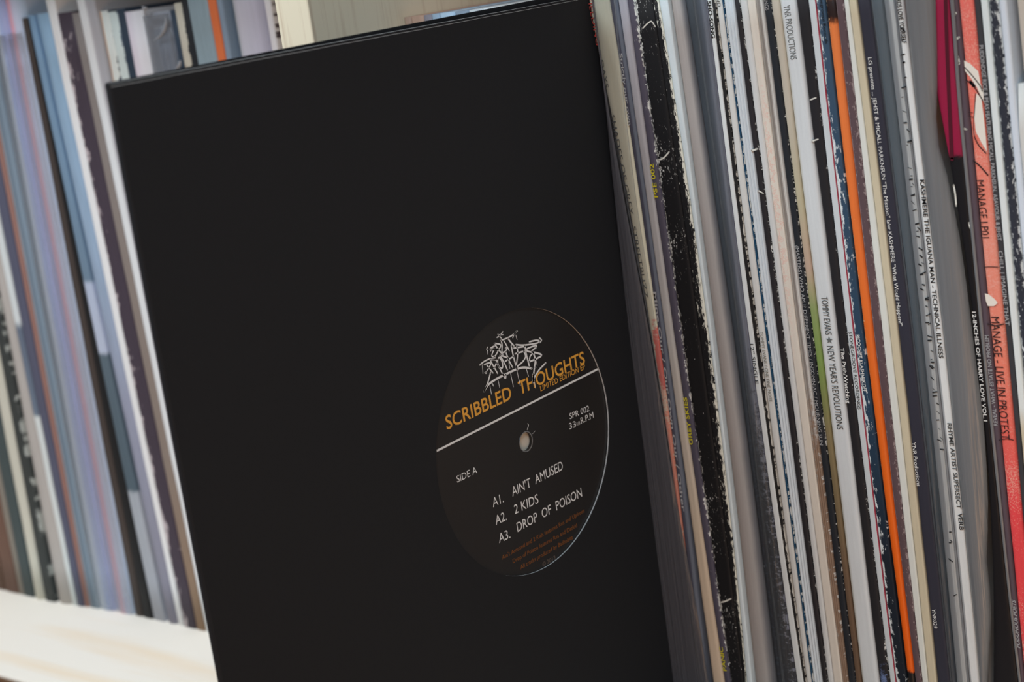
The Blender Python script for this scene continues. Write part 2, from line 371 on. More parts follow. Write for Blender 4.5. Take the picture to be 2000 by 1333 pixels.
# key, left x at y=200/670/1180, right x, label, material args, kind
W0 = (200, 200, 195)
RIGHT = [
 ('cream', (1187, 1273, 1346), (1220, 1287, 1349.5), 'cream record spine in clear sleeve, right beside the pulled-out black record', dict(base=(192, 188, 168), patches=[(0, 26, .3, 1.2, (190, 95, 85), 4), (-80, -6, -.2, 1.2, (205, 130, 110), 10)]), 'soft'),
 ('script', (1220, 1287, 1349.5), (1234, 1300, 1364), 'thin dark plum spine with tiny white script, right of the cream spine', dict(base=(78, 78, 90), stripes=[(0, (70, 70, 82)), (.62, (90, 95, 106))]), 'soft'),
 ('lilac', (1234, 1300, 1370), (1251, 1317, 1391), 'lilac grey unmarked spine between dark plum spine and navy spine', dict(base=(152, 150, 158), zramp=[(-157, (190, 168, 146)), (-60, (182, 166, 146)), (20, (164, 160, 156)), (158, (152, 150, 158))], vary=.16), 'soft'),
 ('navy', (1251, 1317, 1391), (1265.5, 1332, 1404.5), 'navy purple spine printed with yellow GREY SKIES', dict(base=(74, 70, 82), wear=(.04, 'r', 1.2, .35)), 'soft'),
 ('black', (1265.5, 1332, 1404.5), (1303, 1368, 1434), 'wide black spine with white cracked left edge, right of the yellow lettering', dict(base=(24, 24, 26), wear=(.10, 'l', 1.7, .4)), 'soft'),
 ('worn', (1303, 1368, 1434), (1318, 1385, 1443), 'narrow black spine flaked to white card along its right edge', dict(base=(26, 26, 28), wear=(.12, 'R', 1.5, .3), wcol=(205, 204, 192)), 'flat'),
 ('thinwhite', (1318.5, 1385.5, 1443.5), (1331, 1392, 1452), 'slim bluish white spine between flaked black spine and grey beige spine', dict(base=(194, 204, 208)), 'soft'),
 ('greybeige', (1331.5, 1392.5, 1452.5), (1366, 1432, 1497), 'wide grey beige spine hazy in plastic, left of the slate spine', dict(base=(158, 152, 148), stripes=[(0, (158, 155, 152)), (.10, (150, 136, 128)), (.22, (160, 152, 148)), (.66, (152, 148, 146)), (.84, (98, 99, 103)), (1, (64, 70, 77))], sint='LINEAR', vary=.12), 'round'),
 ('slate', (1366.5, 1432.5, 1497.5), (1404, 1463.5, 1534), 'wide slate blue spine in shiny clear plastic', dict(base=(58, 66, 78), stripes=[(0, (54, 60, 67)), (.4, (60, 66, 72)), (.68, (92, 98, 108)), (.8, (128, 132, 142)), (1, (96, 98, 110))], sint='LINEAR', vary=.3, patches=[(-158, -20, -.2, 1.2, (50, 52, 57), 30)], wear=(.05, 'N', .8, .25), wcol=(140, 146, 156)), 'soft'),  # pale stripes and streaks paint the plastic's highlights into the colour
 ('single', (1404.5, 1464, 1534.5), (1413.5, 1474, 1546), 'slim white spine printed 12 SINGLE, right of the slate spine', dict(base=(198, 202, 202)), 'flat'),
 ('scuffed', (1413.5, 1474, 1546), (1421, 1481.5, 1552), 'very thin black scuffed spine right of the 12 SINGLE spine', dict(base=(34, 33, 33), wear=(.08, 'B', 1.3, .3), wcol=(180, 176, 168)), 'flat'),
 ('tiny', (1421.5, 1482, 1552.5), (1436, 1497.5, 1564.5), 'white spine with tiny faint grey lettering, left of a thin blue line', dict(base=(192, 192, 189)), 'soft'),
 ('blueline', (1436, 1497.5, 1565), (1438.8, 1500.8, 1568), 'hair-thin dark blue spine between two white spines', dict(base=(24, 62, 88), wear=(.02, 'B', 1.0, .4)), 'flat'),
 ('grooved', (1439, 1501, 1568.5), (1458, 1518.5, 1585), 'bluish white open edge with grooves, left of plain black spine', dict(base=(188, 195, 200)), 'ridges'),
 ('plainblack', (1458.5, 1519, 1585.5), (1469.5, 1531, 1596.5), 'plain black spine between grooved white edge and white grey spine', dict(base=(38, 36, 39), wear=(-.005, 'r', 1.7, .4)), 'soft'),
 ('whitegrey', (1470, 1531.5, 1597), (1483.5, 1543.5, 1608.5), 'white grey unlettered spine immediately left of the ivory spine', dict(base=(188, 189, 188), vary=.12), 'soft'),
 ('ivory', (1484, 1544, 1609), (1500, 1560, 1625.5), 'ivory unlettered spine with faint pink streaks', dict(base=(198, 190, 179), patches=[(30, 110, .1, .45, (200, 172, 160), 20)]), 'flat'),
 ('layered', (1500, 1560, 1626), (1514.5, 1574, 1637.5), 'grey brown layered open edge, left of black spine with thin capitals', dict(base=(150, 143, 135), stripes=[(0, (142, 136, 130)), (.38, (128, 122, 118)), (.6, (188, 186, 182))], patches=[(-160, -10, -.2, 1.2, (130, 108, 92), 14)]), 'ridges'),
 ('whoami', (1515, 1574.5, 1638), (1529.5, 1588, 1651.5), 'black spine lettered WHO AM I in thin pale capitals', dict(base=(34, 37, 42), wear=(-.005, 'r', 1.7, .4)), 'soft'),
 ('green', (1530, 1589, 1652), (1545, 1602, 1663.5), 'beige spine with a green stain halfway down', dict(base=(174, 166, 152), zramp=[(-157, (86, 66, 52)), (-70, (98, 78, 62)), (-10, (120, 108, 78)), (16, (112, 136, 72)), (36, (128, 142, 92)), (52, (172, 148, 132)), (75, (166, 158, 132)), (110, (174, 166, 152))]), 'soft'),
 ('tommy', (1545.5, 1602.5, 1664), (1578, 1636, 1697.5), 'widest white spine, lettered TOMMY EVANS NEW YEAR\'S REVOLUTIONS', dict(base=(190, 194, 196), stripes=[(0, (176, 172, 158)), (.22, (190, 194, 196)), (1, (192, 196, 198))], sint='LINEAR'), 'soft'),
 ('path', (1578.5, 1636.5, 1698), (1600.5, 1656, 1718.5), 'black spine lettered The Path/Watching in white', dict(base=(34, 33, 36), wear=(-.005, 'r', 1.7, .4), patches=[(-158, -108, .15, .72, (96, 112, 150), 6)]), 'soft'),
 ('stonegroove', (1601, 1656.5, 1719), (1615.5, 1670, 1731), 'pale grey spine lettered STONEGROOVE RECORDINGS in black', dict(base=(184, 190, 193), stripes=[(0, (184, 190, 193)), (.9, (150, 60, 75))]), 'flat'),
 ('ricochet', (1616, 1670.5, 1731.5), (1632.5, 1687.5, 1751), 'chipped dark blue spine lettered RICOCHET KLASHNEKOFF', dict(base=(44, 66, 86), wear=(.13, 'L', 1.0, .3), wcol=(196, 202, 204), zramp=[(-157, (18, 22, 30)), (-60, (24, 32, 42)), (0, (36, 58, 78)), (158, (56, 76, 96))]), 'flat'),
 ('orange', (1633, 1688, 1752), (1652, 1706.5, 1768), 'bright orange spine with black bands at top and bottom', dict(base=(232, 110, 50), zramp=[(-157, (24, 22, 24)), (-118, (24, 22, 24)), (-116, (226, 92, 26)), (-113, (226, 92, 26)), (-112, (24, 22, 24)), (-103.5, (24, 22, 24)), (-102.5, (226, 88, 20)), (0, (232, 98, 34)), (138, (234, 118, 66)), (139.5, (44, 32, 30)), (147, (40, 30, 30)), (148.5, (232, 122, 74)), (175, (232, 122, 74))], wear=(.0, 'L', .7, .8), wcol=(240, 176, 136), rough=.35), 'round'),  # paler orange towards the top is glare put into the colour
 ('brown', (1652.5, 1707, 1768), (1670.5, 1725, 1783), 'brown purple scuffed spine right of the orange spine', dict(base=(86, 70, 73), stripes=[(0, (118, 102, 104)), (.18, (84, 68, 72))], wear=(.10, 'B', 1.4, .35), wcol=(140, 126, 126)), 'soft'),
 ('ivorywhite', (1671, 1725, 1783.5), (1682.5, 1739.5, 1796.5), 'off-white card edge between brown spine and khaki card edge', dict(base=(198, 200, 194), vary=.06), 'flat'),
 ('khaki', (1683, 1740, 1797), (1698, 1755.5, 1813), 'khaki cardboard edge left of the navy lettered spine', dict(base=(184, 174, 150), vary=.12), 'flat'),
 ('presents', (1698.5, 1756, 1813.5), (1725.5, 1784, 1841), 'navy black spine lettered LG presents JEHST & MICALL PARKNSUN', dict(base=(46, 46, 56), wear=(-.02, 'N', 1.5, .8), scratch=.0), 'soft'),
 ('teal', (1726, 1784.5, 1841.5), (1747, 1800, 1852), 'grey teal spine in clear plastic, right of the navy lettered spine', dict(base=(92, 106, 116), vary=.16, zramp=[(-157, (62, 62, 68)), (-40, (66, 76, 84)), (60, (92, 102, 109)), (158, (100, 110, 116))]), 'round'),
 ('ticked', (1747.5, 1800.5, 1852.5), (1770, 1823, 1876), 'pale grey spine with broken black print marks in clear plastic', dict(base=(178, 181, 182), stripes=[(0, (150, 153, 155)), (.5, (166, 168, 169)), (.58, (204, 206, 204)), (.88, (140, 143, 146))]), 'soft'),
 ('iguana', (1770.5, 1823.5, 1876.5), (1788, 1845, 1899), 'white spine lettered KASHMERE THE IGUANA MAN in black, baggy plastic sleeve', dict(base=(198, 200, 199), stripes=[(0, (150, 152, 154)), (.28, (200, 202, 201))]), 'soft'),
 ('harry', (1831, 1905, 1939), (1871, 1917.5, 1971), 'magenta and black spine lettered 12-INCHES OF HARRY LOVE', None, 'soft'),
 ('reveal', (1871.5, 1918, 1971.5), (1889.5, 1935.5, 1985.5), 'dark plum spine lettered REVEAL upwards, left of the red spine', dict(base=(82, 70, 78), stripes=[(0, (112, 98, 112)), (.35, (80, 68, 76))], wear=(-.02, 'N', .6, .6), zramp=None), 'soft'),
 ('manage', (1890, 1936, 1986), (1920.5, 1965.5, 2012), 'red spine lettered MANAGE LIVE IN PROTEST', dict(base=(222, 96, 88), zramp=[(-157, (205, 60, 66)), (-30, (210, 66, 70)), (20, (222, 116, 96)), (60, (230, 130, 112)), (100, (232, 104, 88)), (160, (222, 100, 94))], wear=(.185, 'N', 2.6, 1.0), wcol=(226, 146, 132)), 'soft'),
 ('rice', (1921, 1966, 2012.5), (1933, 1977, 2023), 'charcoal spine lettered RICE & PEAS, right of the red spine', dict(base=(54, 54, 58)), 'soft'),
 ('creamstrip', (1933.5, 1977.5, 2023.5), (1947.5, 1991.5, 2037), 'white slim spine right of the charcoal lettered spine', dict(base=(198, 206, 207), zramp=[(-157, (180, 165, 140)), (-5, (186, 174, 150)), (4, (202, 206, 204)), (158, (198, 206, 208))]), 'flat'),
 ('flaking', (1948, 1992, 2037.5), (1968.5, 2012, 2057), 'black flaking spine near the right edge, between two white spines', dict(base=(44, 47, 56), wear=(.11, 'B', 1.1, .35), wcol=(186, 190, 190), patches=[(-100, 6, .0, 1.2, (190, 178, 152), 2)]), 'soft'),
 ('bluewhite', (1969, 2012.5, 2057.5), (1984, 2027, 2071.5), 'pale bluish white spine right of the black flaking spine', dict(base=(192, 200, 210)), 'soft'),
]
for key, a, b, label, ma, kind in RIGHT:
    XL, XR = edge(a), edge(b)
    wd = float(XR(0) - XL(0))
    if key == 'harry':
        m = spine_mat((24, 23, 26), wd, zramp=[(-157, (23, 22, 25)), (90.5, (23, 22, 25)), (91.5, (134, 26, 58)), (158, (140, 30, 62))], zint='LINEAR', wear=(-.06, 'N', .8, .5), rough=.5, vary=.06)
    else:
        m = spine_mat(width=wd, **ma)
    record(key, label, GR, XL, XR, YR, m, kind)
# short record at the far right
r_ = record('short', 'shorter white spine with rounded top corner at the right edge', GR, edge((1984.5, 2027.5, 2072)), edge((2003, 2047, 2091)), YR - 0.6,
            spine_mat((188, 187, 183), 4), 'soft', ztop=113.5, rnd=2.0)
record('tallbeige', 'tall beige spine at the far right, rising behind the shorter white one', GR, edge((2003.5, 2047.5, 2091.5)), edge((2030, 2074, 2118)), YR, spine_mat((176, 168, 158), 5.5), 'soft')

# magenta spine's dark fold
hr = RECS['harry']
fp = lambda x, y: hit(x, y, 1, YR)
v, f = ribbon([([(1846, -40), (1850, 100), (1856.5, 250), (1859.5, 311)], 1.0)], 1.35, fp, (0, -1, 0), 0.10)
o = mesh_obj('fold_stripe', v, f, flat('dark_crimson', col(70, 14, 30)), hr['o']); o['label'] = 'dark crimson stripe down the magenta part'
for s_ in ([(1827, 88), (1831, 170), (1842, 290)],):
    pass

# red spine's printed white shapes and black outlines
mg = RECS['manage']['o']
def patch(name, pts, mat, parent, off):
    V = [np.array(fp(*p)) + np.array((0, -off, 0)) for p in pts]
    return mesh_obj(name, V, [tuple(range(len(V)))], mat, parent)
FIGM = spine_mat((222, 204, 192), 4.0)
tf = NT('printed_speckle'); tfn = tf.noise(None, 900.0, 3); FIGM = tf.finish(tf.mix(tf.step(tfn, .60, .64), col(216, 206, 196), col(200, 120, 108)), 0.6)
patch('printed_shape', [(1883.5, 118), (1895, 124), (1911, 139), (1915, 160), (1912, 168), (1899, 152), (1885, 138)], FIGM, mg, 0.20)
patch('printed_shape', [(1886, 140), (1895, 150), (1908, 170), (1917, 190), (1922, 200), (1921, 178), (1914, 160), (1898, 148)], FIGM, mg, 0.205)
patch('printed_shape', [(1908, 182), (1917, 192), (1922, 230), (1926, 270), (1928, 296), (1918, 280), (1906, 256), (1903.5, 230), (1905, 205)], FIGM, mg, 0.20)
patch('printed_shape', [(1924, 573), (1932, 575), (1944, 585), (1949, 592), (1942, 598), (1930, 598), (1926, 588)], FIGM, mg, 0.20)
INK = flat('black_ink', col(34, 28, 30))
v, f = ribbon([([(1885, 132), (1899, 147), (1915, 168), (1919, 178)], 1), ([(1887, 156), (1900, 166), (1910, 180), (1920, 196)], 1),
               ([(1906, 183), (1904, 215), (1902, 250), (1904, 268)], .7), ([(1904, 268), (1912, 284), (1926, 299)], 1), ([(1892, 219), (1900, 220)], .6), ([(1893, 227), (1901, 229)], .6),
               ([(1902, 314), (1914, 324), (1930, 342)], 1.3), ([(1922, 522), (1935, 521), (1950, 522)], .7), ([(1930, 633), (1945, 636), (1962, 633)], 1.0), ([(1896, 160), (1903, 168)], 3.0),
               ([(1952, 860), (1968, 857), (1980, 860)], .8)], 0.38, fp, (0, -1, 0), 0.24)
tag(mesh_obj('printed_outline', v, f, INK, mg), kind='stuff')

# polythene outer sleeves -------------------------------------------------
def sheet(name, left, right, parent, mat, bulge, Yp=YR, nu=8, label=None, lean=0.0):
    """A film of plastic standing in front of the spines: left / right are pixel polylines of its edges (same y's)."""
    ys = sorted(set([p[1] for p in left] + [p[1] for p in right]))
    ny = 26; y0, y1 = -60, 1440
    V, Fc = [], []
    for i in range(ny + 1):
        y = y0 + (y1 - y0) * i / ny
        xl = np.interp(y, [p[1] for p in left], [p[0] for p in left]); xr = np.interp(y, [p[1] for p in right], [p[0] for p in right])
        a, b = hit(xl, y, 1, Yp), hit(xr, y, 1, Yp)
        for j in range(nu + 1):
            u = j / nu; p = a * (1 - u) + b * u
            V.append((p[0], Yp - 0.25 - bulge * math.sin(math.pi * u) ** 0.8, min(max(p[2], ZS + 0.5), 160)))
    for i in range(ny):
        for j in range(nu):
            q = i * (nu + 1) + j; Fc.append((q, q + 1, q + nu + 2, q + nu + 1))
    o = mesh_obj(name, V, Fc, mat, parent, smooth=[True] * len(Fc))
    md = o.modifiers.new('thickness', 'SOLIDIFY'); md.thickness = 0.00008
    if label: o['label'] = label
    return o
P_GAP = poly_mat('polythene_gap_grey', (0.80, 0.81, 0.84, 1), 0.50, (0.15, 0.15, 0.17, 1), 0.30, 0.6, 0.25)  # clear film, the dim gap behind it is put into its grey haze
P_CLEAR = poly_mat('polythene_clear', (0.93, 0.94, 0.95, 1), 0.06, (0.30, 0.32, 0.34, 1), 0.16, 0.8, 0.25)
P_THIN = poly_mat('polythene_thin', (0.96, 0.965, 0.97, 1), 0.03, (0.5, 0.52, 0.55, 1), 0.16, 0.7, 0.12)
P_MILKY = poly_mat('polythene_milky', (0.75, 0.76, 0.78, 1), 0.72, (0.26, 0.265, 0.275, 1), 0.32, 0.5, 0.35)
sheet('polythene_sleeve', [(1150, -60), (1157, 0), (1178, 150), (1186, 230), (1195, 330), (1229, 670), (1268, 1000), (1292, 1180), (1310, 1333), (1324, 1440)],
      [(1152, -60), (1160, 0), (1187, 200), (1222, 400), (1273, 670), (1326, 1000), (1360, 1180), (1385, 1333), (1400, 1440)],
      RECS['cream']['o'], P_GAP, 0.5, label='clear plastic outer sleeve, greyed to match the dim gap behind it')
sheet('polythene_sleeve', [(1153, -60), (1161, 0), (1188, 200), (1223, 400), (1274, 670), (1327, 1000), (1347, 1180), (1372, 1333), (1388, 1440)],
      [(1196, -60), (1203, 0), (1220, 200), (1245, 400), (1287, 670), (1331, 1000), (1350, 1180), (1374, 1333), (1390, 1440)],
      RECS['cream']['o'], P_THIN, 0.4, label='clear plastic over the cream spine')
sheet('polythene_sleeve', [(1345, -60), (1353, 0), (1379, 200), (1445, 670), (1508, 1180), (1540, 1440)], [(1370, -60), (1379, 0), (1403, 200), (1462, 670), (1532, 1180), (1566, 1440)],
      RECS['slate']['o'], P_CLEAR, 0.7, label='clear shiny plastic outer sleeve')
sheet('polythene_sleeve', [(1695, -60), (1701, 0), (1726, 200), (1784, 670), (1841, 1180), (1868, 1440)], [(1717, -60), (1724, 0), (1747, 200), (1800, 670), (1852, 1180), (1878, 1440)],
      RECS['teal']['o'], P_CLEAR, 0.6, label='clear plastic outer sleeve')
sheet('polythene_sleeve', [(1718, -60), (1724, 0), (1748, 200), (1801, 670), (1853, 1180), (1880, 1440)], [(1744, -60), (1750, 0), (1771, 200), (1823, 670), (1877, 1180), (1905, 1440)],
      RECS['ticked']['o'], P_CLEAR, 0.5, label='clear plastic outer sleeve')
sheet('polythene_sleeve', [(1764, -60), (1769, 0), (1789, 200), (1846, 670), (1900, 1180), (1928, 1440)],
      [(1826, -60), (1828, 0), (1831, 100), (1831, 215), (1827, 250), (1837, 300), (1848, 330), (1874, 457), (1889, 560), (1902, 670), (1919, 803), (1927, 890), (1931, 1000), (1927, 1108), (1938, 1177), (1931, 1333), (1926, 1440)],
      RECS['iguana']['o'], P_MILKY, 2.2, label='milky baggy plastic outer sleeve with a wavy edge')
sheet('polythene_sleeve', [(1853, -60), (1857, 0), (1871.5, 200), (1918, 670), (1972, 1180), (2003, 1440)], [(1860, -60), (1864, 0), (1878, 200), (1924, 670), (1977, 1180), (2008, 1440)],
      RECS['reveal']['o'], P_MILKY, 0.3, label='narrow edge of a plastic outer sleeve')

# spine lettering ---------------------------------------------------------
GREY = flat('grey_print', col(92, 97, 98)); DKG = flat('dark_grey_print', col(62, 64, 64)); BLK = flat('black_print', col(26, 26, 28))
WHT = flat('white_print', col(212, 212, 208)); PALE = flat('pale_print', col(150, 150, 152)); YEL = flat('yellow_print', col(190, 178, 40)); REDP = flat('red_print', col(160, 60, 56))
FAINT = flat('faint_print', col(148, 146, 140)); MID = flat('mid_print', col(118, 116, 108))
T = spine_text
T('tommy', 'YNR PRODUCTIONS', (1537, 10), (1551, 116), 2.7, GREY)
T('tommy', 'TOMMY EVANS', (1610.5, 580), (1619, 654), 2.8, DKG)
T('tommy', 'NEW YEAR\'S REVOLUTIONS', (1622, 676), (1641.5, 839), 2.8, DKG)
sc = [hit(1620.5, 665, 1, YR)]
def star(p, r, n=5):
    return [(p[0] + (r if k % 2 == 0 else r * .42) * math.sin(k * math.pi / n), p[1], p[2] + (r if k % 2 == 0 else r * .42) * math.cos(k * math.pi / n)) for k in range(2 * n)]
mesh_obj('printed_star', [(x, YR - .16, z) for x, y, z in star(hit(1620, 664.5, 1, YR), 1.5)], [tuple(range(10))], GREY, RECS['tommy']['o'])
T('single', '12" SINGLE', (1467, 672), (1478, 750), 1.5, BLK)
T('single', 'SHO-SONG', (1388, 2), (1396, 74), 1.6, BLK, .02)
T('tiny', 'TOMMY EVANS / ONE FINE NOTE', (1487.5, 648), (1506, 785), 1.4, MID)
T('tiny', 'SOUND', (1398, -30), (1405.5, 13), 1.3, DKG)
T('whoami', '(MASTERS) WHO AM I? DIFFERENT TIMES / INSOMNIAC / MOURNING SUN', (1557, 480), (1605, 870), 1.55, PALE)
T('whoami', 'RECORDINGS', (1490, -40), (1499.5, 20), 1.55, PALE)
T('path', 'The Path/Watching', (1645.5, 680), (1658, 788), 1.5, WHT, .012)
T('stonegroove', 'STONEGROOVE RECORDINGS', (1661, 648), (1679, 800), 1.35, BLK)
T('ricochet', 'RICOCHET KLASHNEKOFF', (1676, 654), (1690, 766), 1.35, WHT, .01)
T('ricochet', 'Stonegroove Records', (1603, -20), (1616, 85), 1.3, BLK)
T('presents', 'LG presents ... JEHST & MICALL PARKNSUN "The Mission" b/w KASHMERE "What Would Happen?"', (1699.5, 112), (1760, 637), 1.5, WHT)
T('presents', 'YNR Productions', (1785, 864), (1795, 950), 1.5, WHT)
T('presents', 'YNR029', (1824, 1190), (1828, 1228), 1.5, WHT)
T('iguana', 'KASHMERE THE IGUANA MAN - TECHNICAL ILLNESS', (1802, 351), (1839, 700), 1.75, BLK, .015)
T('iguana', 'WORDS LOVE YOURSELF', (1755, -20), (1771, 84), 1.75, BLK, .02)
T('iguana', 'RHYME ARTIST SUPERSECT', (1855, 827), (1874, 994), 1.75, DKG, .02)
T('iguana', 'VERB', (1876.5, 1003), (1880, 1036), 1.75, BLK, .02)
T('harry', '12-INCHES OF HARRY LOVE VOL.1', (1902, 609), (1925.5, 823), 1.4, WHT, .01)
T('reveal', 'REVEAL - WHAT ESTATE NO PROBLEM', (1945, 832), (1927, 655), 1.5, PALE, .012)
T('reveal', 'POISONOUS POETS', (1992, 1267), (1982, 1172), 1.5, PALE, .03, .3)
T('manage', 'MANAGE LP01', (1914, 352), (1925, 465), 3.0, INK)
T('manage', 'MANAGE - LIVE IN PROTEST', (1944, 619), (1965, 859), 3.2, INK)
T('rice', 'PUDDINDGE RICE & PEAS FEATURING MICALL PARKNSUN, ASAVIOUR & JEHST', (1918, 88), (1953, 470), 1.5, PALE, .01)
T('rice', 'CHILL | IMAGINE THAT', (1954.5, 490), (1969, 636), 1.5, PALE, .01)
T('cream', 'FIELDING', (1152, -5), (1168, 88), 1.9, REDP)
T('cream', '> DAYS', (1170, 98), (1183, 172), 1.9, DKG)
T('cream', 'SHADES OF GREY', (1193, 225), (1222, 420), 2.0, DKG)
T('cream', 'STREETBUZZ', (1232, 442), (1257, 582), 2.0, DKG)
T('script', 'Strictly our own', (1213, 104), (1228, 245), 1.4, PALE, .02)
T('script', 'Mine Our / Our Own Our / Other', (1279, 570), (1336, 1000), 1.4, PALE, .02)
T('navy', 'PSE 002', (1281, 386), (1272, 320), 1.9, YEL, .015)
T('navy', 'GREY SKIES', (1349, 869), (1338, 776), 1.8, YEL, .015)
T('navy', 'PANIC', (1416, 1311), (1408, 1264), 1.8, YEL, .015)
CRK = flat('bare_card', col(200, 198, 190))
for key, pts, wd in (('black', [(1256, 55), (1265, 46), (1273, 42), (1280, 52)], .5), ('black', [(1287, 312), (1296, 309), (1307, 297)], .6), ('path', [(1583, 195), (1594, 191)], .5),
                     ('path', [(1586, 276), (1598, 272)], .5), ('plainblack', [(1468, 295), (1479, 291)], .7), ('black', [(1409, 1177), (1417, 1175), (1428, 1170)], .6), ('plainblack', [(1481, 372), (1491, 378)], .5),
                     ('reveal', [(1861, 31), (1867, 26)], .8), ('reveal', [(1867, 77), (1873, 73)], .7), ('reveal', [(1871, 112), (1873, 124)], .9), ('reveal', [(1882, 251), (1888, 253)], .6), ('harry', [(1863, 362), (1866, 380), (1868, 402)], .6), ('harry', [(1893, 436), (1896, 446)], .7)):
    v, f = ribbon([(pts, 1.0)], wd, fp, (0, -1, 0), 0.12); mesh_obj('surface_crack', v, f, CRK, RECS[key]['o'])
# broken print marks on the spine behind plastic
rs = random.Random(5); pl = []
for y in list(range(60, 300, 22)) + list(range(330, 880, 17)) + [1040, 1060, 1100, 1165]:
    for k in range(rs.choice((1, 1, 2))):
        yy = y + rs.uniform(-6, 6); xb = np.interp(yy, LV, (1764, 1816, 1868)) + rs.uniform(-4, 5)
        a = rs.uniform(-.6, 1.0); L = rs.uniform(1.5, 4.5)
        pl.append(([(xb - L, yy - L * a), (xb + L * .8, yy + L * a)], rs.uniform(.4, 1.5)))
v, f = ribbon(pl, 0.42, fp, (0, -1, 0), 0.15)
tag(mesh_obj('broken_print', v, f, BLK, RECS['ticked']['o']), kind='stuff')

# ------------------------------------------------------------------ records behind the black sleeve, right of the divider
GB = 'records standing behind the pulled-out black record'
def vline(x, y, Yp, dx=0.0):
    X = hit(x, y, 1, Yp)[0]; return np.poly1d([dx, X])
YM = 38.0
MIDROW = [(781, 797, 'dull pinkish spine beside the divider, above the black sleeve', (170, 142, 126)), (797, 822, 'brownish pink spine, second from the divider above the black sleeve', (186, 152, 134)),
          (822, 838, 'grey mauve spine, third from the divider above the black sleeve', (140, 134, 142)), (838, 853, 'pale grey blue spine, fourth from the divider above the black sleeve', (150, 168, 186)),
          (854, 884, 'light blue spine, fifth from the divider above the black sleeve', (164, 186, 206)), (884, 912, 'steel grey spine, sixth from the divider above the black sleeve', (120, 134, 150)), (912, 940, 'pale grey spine, seventh from the divider above the black sleeve', (170, 176, 180)),
          (940, 985, 'broad white spine, the last seen above the black sleeve before its edge', (186, 192, 196))]
for i, (a, b, lab, c) in enumerate(MIDROW):
    XL, XR = vline(a, 8, YM), vline(b, 8, YM)
    if i == 0: XL = np.poly1d([max(XL(0), DR + .4)])
    record('mid%d' % i, lab, GB, XL, XR, YM, spine_mat(c, float(XR(0) - XL(0)), vary=.12), 'soft')

